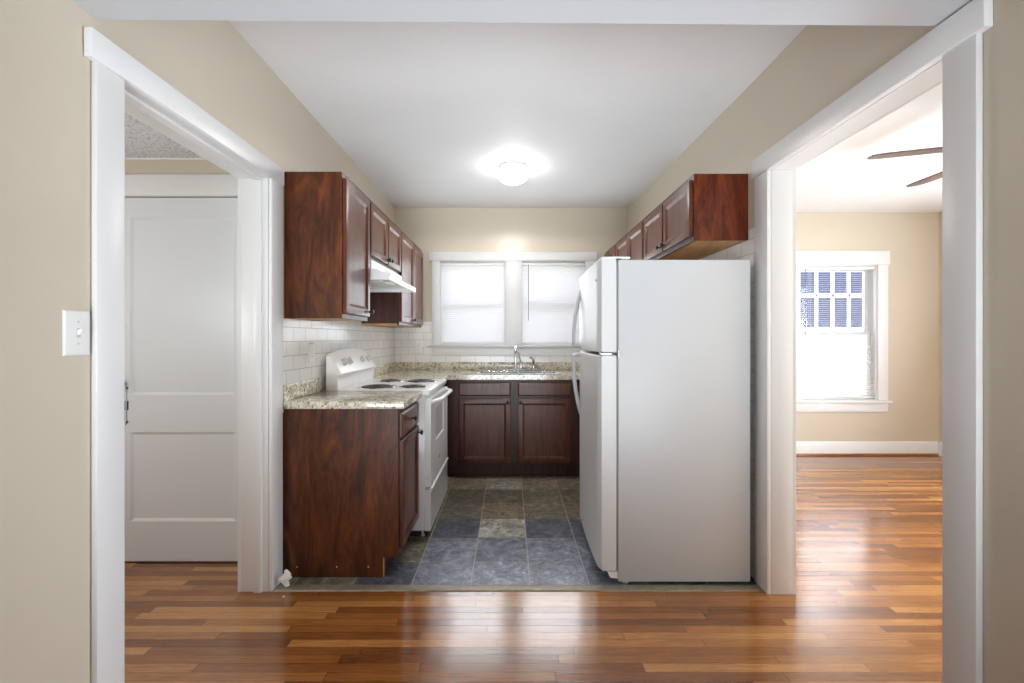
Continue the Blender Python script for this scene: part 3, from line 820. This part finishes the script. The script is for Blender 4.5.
# ------------------------------------------------------------------ range hood
def hood():
    t = thing('range_hood', (-1.0, 3.22, 1.615), 'white range hood under the short cabinet above the range', 'range hood')
    y0, y1 = 2.832, 3.622
    xb = XL+.0078
    out = [(xb, 1.744), (-.866, 1.744), (-.862, 1.738), (-.862, 1.688), (-.756, 1.652), (-.750, 1.646), (-.750, 1.617), (-.753, 1.613), (-.770, 1.613), (-.770, 1.640), (xb+.02, 1.640), (xb+.02, 1.613), (xb, 1.613)]
    m = MB(); m.prism(out, 'y', y0, y1)
    for ya, yb in ((y0, y0+.012), (y1-.012, y1)): m.box(xb+.02, -.770, ya, yb, 1.6135, 1.640)
    m.build('shell', 'enamel', t)
    m = MB()
    for k in range(11):
        y = 3.12+k*.021; m.box(-.8618, -.8602, y, y+.012, 1.701, 1.728)
    m.build('vent_grille', 'handle_plastic', t)
    m = MB(); m.box(-1.06, -.86, 3.06, 3.34, 1.632, 1.6395, bev=.003); m.build('filter', 'plastic', t)
    m = MB(); m.lathe([(.05, 0), (.046, .010), (.03, .018)], (-.845, 3.22, 1.6395), (0, 0, -1), 20); m.build('lamp_lens', 'hoodlamp', t)
hood()

# ------------------------------------------------------------------ range
def kitchen_range():
    t = thing('electric_range', (-.85, 3.222, 0), 'white electric coil range between the base cabinets', 'range')
    y0, y1 = 2.8405, 3.6045
    xb, xf = -1.160, -.533
    m = MB(); m.box(xb, xf, y0+.002, y1-.002, .045, .888, bev=.003); m.build('body', 'enamel', t)
    m = MB(); m.box(xb+.05, xf-.03, y0+.02, y1-.02, .004, .0445); m.build('plinth', 'blackplastic', t)
    for xx in (xb+.03, xf-.02):
        for yy in (y0+.04, y1-.04): MB().lathe([(.016, 0), (.016, .006), (.008, .012), (.008, .044)], (xx, yy, .0006), (0, 0, 1), 12).build('leveling_foot', 'handle_plastic', t)
    # cooktop
    m = MB(); m.box(xb, -.503, y0, y1, .8885, .924, bev=.008, seg=3); ct = m.build('cooktop', 'enamel', t)
    for cx, cy, R in ((-.885, 3.03, .117), (-.648, 3.045, .090), (-.905, 3.45, .090), (-.672, 3.44, .117)):
        m = MB(); m.lathe([(R+.006, 0), (R+.004, .004), (R-.006, .0035), (R-.02, .0015), (.01, .001)], (cx, cy, .9243), (0, 0, 1), 36)
        pan = m.build('drip_pan', 'chrome', ct)
        m = MB(); path = []; turns = 4 if R > .1 else 3
        N = turns*28
        for i in range(N+1):
            a = 2*PI*turns*i/N; r = .022+(R-.034)*i/N; path.append((cx+r*math.cos(a), cy+r*math.sin(a), .9290))
        m.tube(path, .0042, 8)
        for k in range(3):
            a = 2*PI*k/3+.5; m.box(0, 0.001, 0, .001, 0, .001) if False else m.tube([(cx, cy, 0.9262), (cx+(R-.012)*math.cos(a), cy+(R-.012)*math.sin(a), .9262)], .0016, 5)
        m.build('coil_burner', 'coil', ct)
    # backguard: arched control panel overhanging a recessed lower panel
    xg = -1.149; n = 24; L1 = []; y0b, y1b = y0+.004, y1-.004
    for i in range(n+1):
        f = i/n; y = y0b+(y1b-y0b)*f
        e = min(f, 1-f)
        zt = 1.140+.040*math.sin(PI*f)**.6
        if e == 0: zt = 1.138
        xt = -1.132
        L1.append([(xg, y, .9245), (-1.082, y, .9245), (-1.078, y, .93), (-1.078, y, 1.018), (-1.058, y, 1.020), (-1.055, y, 1.027),
                   (xt+.004, y, zt-.006), (xt-.006, y, zt), (xg+.004, y, zt), (xg, y, zt-.004)])
    m = MB(); m.rings(L1); bgd = m.build('backguard', 'enamel', t, smooth=40)
    # knobs on the slanted face
    nrm = Vector((.125, 0, .077)).normalized()
    for yy in (2.975, 3.075, 3.33, 3.475):
        c = Vector((-1.0945, yy, 1.088))
        m = MB(); m.lathe([(.027, .0), (.027, .004), (.024, .006), (.021, .020), (.016, .022)], c, nrm, 20)
        k = m.build('control_knob', 'handle_plastic', bgd)  # grey on knob and grip stands in for shading on white
        side = Vector((0, 1, 0)); up = nrm.cross(side)
        m = MB(); m.X = frame_map(c+nrm*.0185, up, side, nrm); m.box(-.023, .023, -.006, .006, 0, .014, bev=.002); m.build('grip', 'handle_plastic', k)
    m = MB(); side = Vector((0, 1, 0)); m.X = frame_map(Vector((-1.0945, 3.20, 1.088))+nrm*.0005, nrm.cross(side), side, nrm)
    m.box(-.014, .014, -.05, .05, 0, .002, bev=.0008); m.build('control_display', 'handle_plastic', bgd)
    # oven door
    m = MB(); m.X = frame_map((xf+.001, y0+.006, .318), (0, 1, 0), (0, 0, 1), (1, 0, 0))
    W, H, tt = y1-y0-.012, .547, .037
    wu0, wu1, wv0, wv1 = .195, .565, .245, .465
    us = [0, wu0, wu1, W]; vs = [0, wv0, wv1, H]
    for i in range(3):
        for j in range(3):
            if i == 1 and j == 1:
                a, b, c, d = wu0, wv0, wu1, wv1
                m.rings([rect(a, b, c, d, tt), rect(a+.006, b+.006, c-.006, d-.006, tt-.003), rect(a+.008, b+.008, c-.008, d-.008, tt-.012)], False, True)
            else:
                m.bm.faces.new([m.v(p) for p in rect(us[i], vs[j], us[i+1], vs[j+1], tt)])
    m.rings([rect(0, 0, W, H, tt), rect(0, 0, W, H, 0)], False, True)
    od = m.build('oven_door', 'enamel', t, smooth=20)
    m = MB(); m.X = frame_map((xf+.001, y0+.006, .318), (0, 1, 0), (0, 0, 1), (1, 0, 0))
    m.box(wu0+.010, wu1-.010, wv0+.010, wv1-.010, tt-.0115, tt-.008); m.build('oven_window', 'oven_glass', od, smooth=0)
    # bowed handle
    ya, yb = y0+.035, y1-.035; path = []
    for i in range(17):
        f = i/16; bow = min(1, 5*min(f, 1-f)); bow = math.sin(bow*PI/2)
        path.append((-.500+.052*bow, ya+(yb-ya)*f, .852-.008*(1-bow)))
    m = MB(); m.tube(path, .0125, 10, 1.25, up=(0, 0, 1)); m.build('door_handle', 'enamel', od)
    m = MB(); m.lathe([(.015, 0), (.0145, .0012), (.0105, .0016), (.0105, .0008)], (xf+.0385, 3.20, .425), (1, 0, 0), 20)
    m.lathe([(.009, 0), (.009, .0014)], (xf+.0385, 3.20, .425), (1, 0, 0), 16); m.build('round_emblem', 'greyplastic', od)
    # storage drawer with scooped top grip
    m = MB(); X = frame_map((xf+.001, y0+.006, .042), (0, 1, 0), (0, 0, 1), (1, 0, 0))
    H = .268
    pr = [(0, 0), (.033, 0), (.037, .004), (.037, H-.03), (.046, H-.012), (.044, H-.003), (.034, H), (.026, H-.004), (.022, H-.014), (.012, H-.010), (0, H-.010)]
    m.rings([[tuple(X @ Vector((u, p[1], p[0]))) for p in pr] for u in (0, W)])
    m.build('storage_drawer', 'enamel', t)
kitchen_range()

# ------------------------------------------------------------------ refrigerator
def fridge():
    t = thing('refrigerator', (.9, 2.68, 0), 'white top-freezer refrigerator standing by the right opening', 'refrigerator')
    x0, x1, y0, y1 = .548, 1.218, 2.303, 3.070
    m = MB(); m.box(x0, x1, y0, y1, .014, 1.647, bev=.006); m.build('body', 'fridge', t)
    m = MB(); m.box(x0+.075, x1-.05, y0+.06, y1-.06, .003, .0135); m.build('base', 'blackplastic', t)
    m = MB(); m.box(x0-.009, x0-.0005, y0+.012, y1-.012, .085, 1.632); m.build('gasket', 'gasket', t, smooth=0)
    def door(name, z0, z1):
        pl = []
        N = 22; yy0, yy1 = y0+.002, y1-.002
        for i in range(N+1):
            f = i/N; y = yy0+(yy1-yy0)*f
            e = min(f, 1-f)
            x = .451+.016*f-.010*(1-(2*f-1)**2)
            if e < .05: x += .014*(1-math.sqrt(max(0, 1-(1-e/.05)**2)))
            pl.append((x, y))
        xi = x0-.0095
        back = [(xi, yy1), (xi, yy0)]
        def lp(z, s): return [(x+s, y, z) for x, y in pl]+[(x, y, z) for x, y in back]
        m = MB(); m.rings([lp(z0, .006), lp(z0+.006, 0), lp(z1-.006, 0), lp(z1, .006)])
        return m.build(name, 'fridge_door', t, smooth=35)
    fd = door('freezer_door', 1.178, 1.652); rd = door('refrigerator_door', .070, 1.162)
    # bow handles at the far edge, meeting at the gap between the doors
    yh = y1-.075
    def bow(parent, za, zb):
        path = [];
        for i in range(19):
            f = i/18
            z = za+(zb-za)*f
            x = .470-.052*math.sin(PI/2*min(1, f*1.12))**.8 if f < .93 else .418
            path.append((x, yh, z))
        path += [(.424, yh, zb+(zb-za)*.008), (.440, yh, zb+(zb-za)*.012), (.462, yh, zb+(zb-za)*.012)]
        m = MB(); m.tube(path, .0125, 10, 1.6, up=(1, 0, 0)); m.build('door_handle', 'handle_plastic', parent)
    bow(fd, 1.565, 1.205); bow(rd, .745, 1.135)
    # brand plate strokes on the freezer door
    m = MB()
    y = 2.365
    m.box(.4648, .4662, y-.030, y+.030, 1.548, 1.5495) if False else None
    pts = [(y+.022, 1.548), (y+.014, 1.560), (y+.006, 1.546), (y-.004, 1.558), (y-.012, 1.547), (y-.020, 1.556)]
    xs = [.451+.016*(p[0]-y0)/(y1-y0)-.010*(1-(2*((p[0]-y0)/(y1-y0))-1)**2)-.001 for p in pts]
    m.tube([(x, p[0], p[1]) for x, p in zip(xs, pts)], .002, 6); m.build('emblem', 'steel', fd)
    # hinges
    m = MB(); m.box(.466, .612, y0+.006, y0+.075, 1.6525, 1.664, bev=.004); m.build('top_hinge_cover', 'plastic', t)
    m = MB(); m.box(.535, .565, y0-.001, y0+.02, 1.6475, 1.652); m.build('hinge_shim', 'greyplastic', t, smooth=0)
    m = MB(); m.box(.460, .556, y0-.003, y0+.05, 1.1645, 1.1755, bev=.002); m.lathe([(.009, 0), (.009, .004)], (.488, y0+.01, 1.164), (0, 0, 1), 12)
    m.tube([(.5485, y0-.003, 1.150), (.5485, y0-.003, 1.190)], .004, 6); m.build('middle_hinge', 'chrome', t)
    # bottom grille and front foot
    m = MB(); m.prism([(.5465, .030), (.510, .034), (.500, .050), (.495, .066), (.5465, .066)], 'y', y0+.004, y1-.004); m.build('toe_grille', 'plastic', t)
    for yy in (y0+.03, y1-.03): MB().lathe([(.018, 0), (.018, .008), (.010, .0135)], (.590, yy, .0002), (0, 0, 1), 14).build('leveling_foot', 'plastic', t)
fridge()

# ------------------------------------------------------------------ ceiling lamp
def lamp():
    c = (.022, 3.55)
    t = thing('ceiling_light', (c[0], c[1], CZ), 'lit white glass dome light flush on the kitchen ceiling', 'ceiling light')
    m = MB(); m.lathe([(.108, 0), (.108, .010), (.112, .013), (.112, .022), (.106, .026), (.106, .036), (.09, .037)], (c[0], c[1], CZ-.0006), (0, 0, -1), 36); m.build('base_ring', 'steel', t)
    m = MB(); pr = [(.104, .0375), (.118, .048), (.1215, .064), (.116, .085), (.098, .107), (.068, .124), (.034, .132), (.004, .134)]
    m.lathe(pr, (c[0], c[1], CZ-.0006), (0, 0, -1), 36); m.build('glass_dome', 'lamp', t)
    l = bpy.data.lights.new('ceiling_light_beam', 'SPOT'); l.energy = 28; l.spot_size = math.radians(176); l.spot_blend = .12; l.shadow_soft_size = .1; l.color = (1, .97, .93)
    o = bpy.data.objects.new('ceiling_light_beam', l); COL.objects.link(o); o.location = (c[0], c[1], CZ-.16)
lamp()

# ------------------------------------------------------------------ ceiling fan in the living room
def fan():
    cx, cy, z = 2.777, 2.419, 2.30
    t = thing('ceiling_fan', (cx, cy, CZ), 'ceiling fan with brown wooden blades in the living room', 'ceiling fan')
    m = MB(); m.lathe([(.07, 0), (.07, .02), (.045, .055), (.015, .06)], (cx, cy, CZ-.0006), (0, 0, -1), 24); m.build('canopy', 'steel', t)
    m = MB(); m.lathe([(.012, 0), (.012, .15)], (cx, cy, CZ-.061), (0, 0, -1), 12); m.build('downrod', 'steel', t)
    m = MB(); m.lathe([(.03, 0), (.09, .02), (.11, .05), (.11, .11), (.08, .14), (.03, .15)], (cx, cy, CZ-.2115), (0, 0, -1), 28); m.build('motor', 'steel', t)
    for a in (162, 90, 18, -54, -126):
        an = math.radians(a); d = Vector((math.cos(an), math.sin(an), 0)); s = Vector((-d.y, d.x, 0)); o = Vector((cx, cy, z))
        m = MB(); W = [(.16, .055), (.22, .068), (.45, .076), (.64, .072), (.70, .060), (.724, .034)]
        tilt = .16; L = []
        for r, hw in W:
            L.append([tuple(o+d*r+s*k*hw+Vector((0, 0, -k*hw*tilt+h))) for k, h in ((-1, -.004), (1, -.004), (1, .004), (-1, .004))])
        m.rings(L); b = m.build('fan_blade', 'fan_wood', t)
        m = MB(); m.tube([tuple(o+d*.095+Vector((0, 0, .012))), tuple(o+d*.15+Vector((0, 0, .010))), tuple(o+d*.24+Vector((0, 0, .008)))], [.012, .012, .008], 8); m.build('blade_iron', 'steel', b)
fan()

# ------------------------------------------------------------------ scraps on the floor by the left casing
def scrap():
    rnd = random.Random(5)
    c = Vector((-1.121, 2.272, .0095)); m = MB()
    prof = [(-.002, .003, .006), (.006, .010, .012), (.016, .000, .016), (.026, -.016, .020), (.036, -.012, .026), (.046, -.002, .024), (.056, .008, .019), (.066, .012, .014), (.076, .010, .010), (.084, .008, .004)]
    L = []
    for i, (h, dx, r) in enumerate(prof):
        L.append([tuple(c+Vector((dx*.55+r*1.15*rnd.uniform(.7, 1.3)*math.cos(a), r*.5*rnd.uniform(.5, 1.4)*math.sin(a), h+rnd.uniform(-.001, .002)))) for a in [2*PI*k/11 for k in range(11)]])
    m.rings(L); tag(m.build('crumpled_paper', 'paper', smooth=0), 'crumpled white paper scrap on floor against the left door casing', 'paper')
    m = MB(); m.lathe([(.0035, 0), (.006, .002), (.004, .005)], (-1.092, 2.195, .0004), (0, 0, 1), 7)
    tag(m.build('paint_chip', 'paper', smooth=0), 'tiny white paint chip on the hardwood before the left casing', 'paint chip')
scrap()

# ------------------------------------------------------------------ outside the windows
def outside():
    struct(box(-15, 20, 5.02, 30, -.6, -.5).build('ground', 'grass', smooth=0), 'ground outside the windows', 'ground')
    t = thing('neighbour_house', (6, 9, -.5), 'pale neighbouring house seen through the living room window', 'house')
    m = MB(); m.box(2.5, 12, 9.0, 9.3, -.499, 4.2)
    for k in range(24): m.prism([(8.985, -.45+k*.19), (9.0, -.27+k*.19), (9.0, -.45+k*.19)], 'x', 2.5, 12)
    m.build('siding_wall', 'siding', t, smooth=0)
    m = MB(); a, b, c, d = 5.7, 6.98, 1.45, 2.75
    for q in ((a-.1, a, c-.1, d+.1), (b, b+.1, c-.1, d+.1), (a, b, c-.1, c), (a, b, d, d+.1), (a, b, 2.05, 2.12), (6.0, 6.05, c, d), (6.32, 6.37, c, d), (6.64, 6.69, c, d)):
        m.box(q[0], q[1], 8.94, 8.984, q[2], q[3])
    wf = m.build('house_window', 'trim', t, smooth=0)
    box(a, b, 8.965, 8.975, c, d).build('house_window_glass', 'blue_glass', wf, smooth=0)
outside()
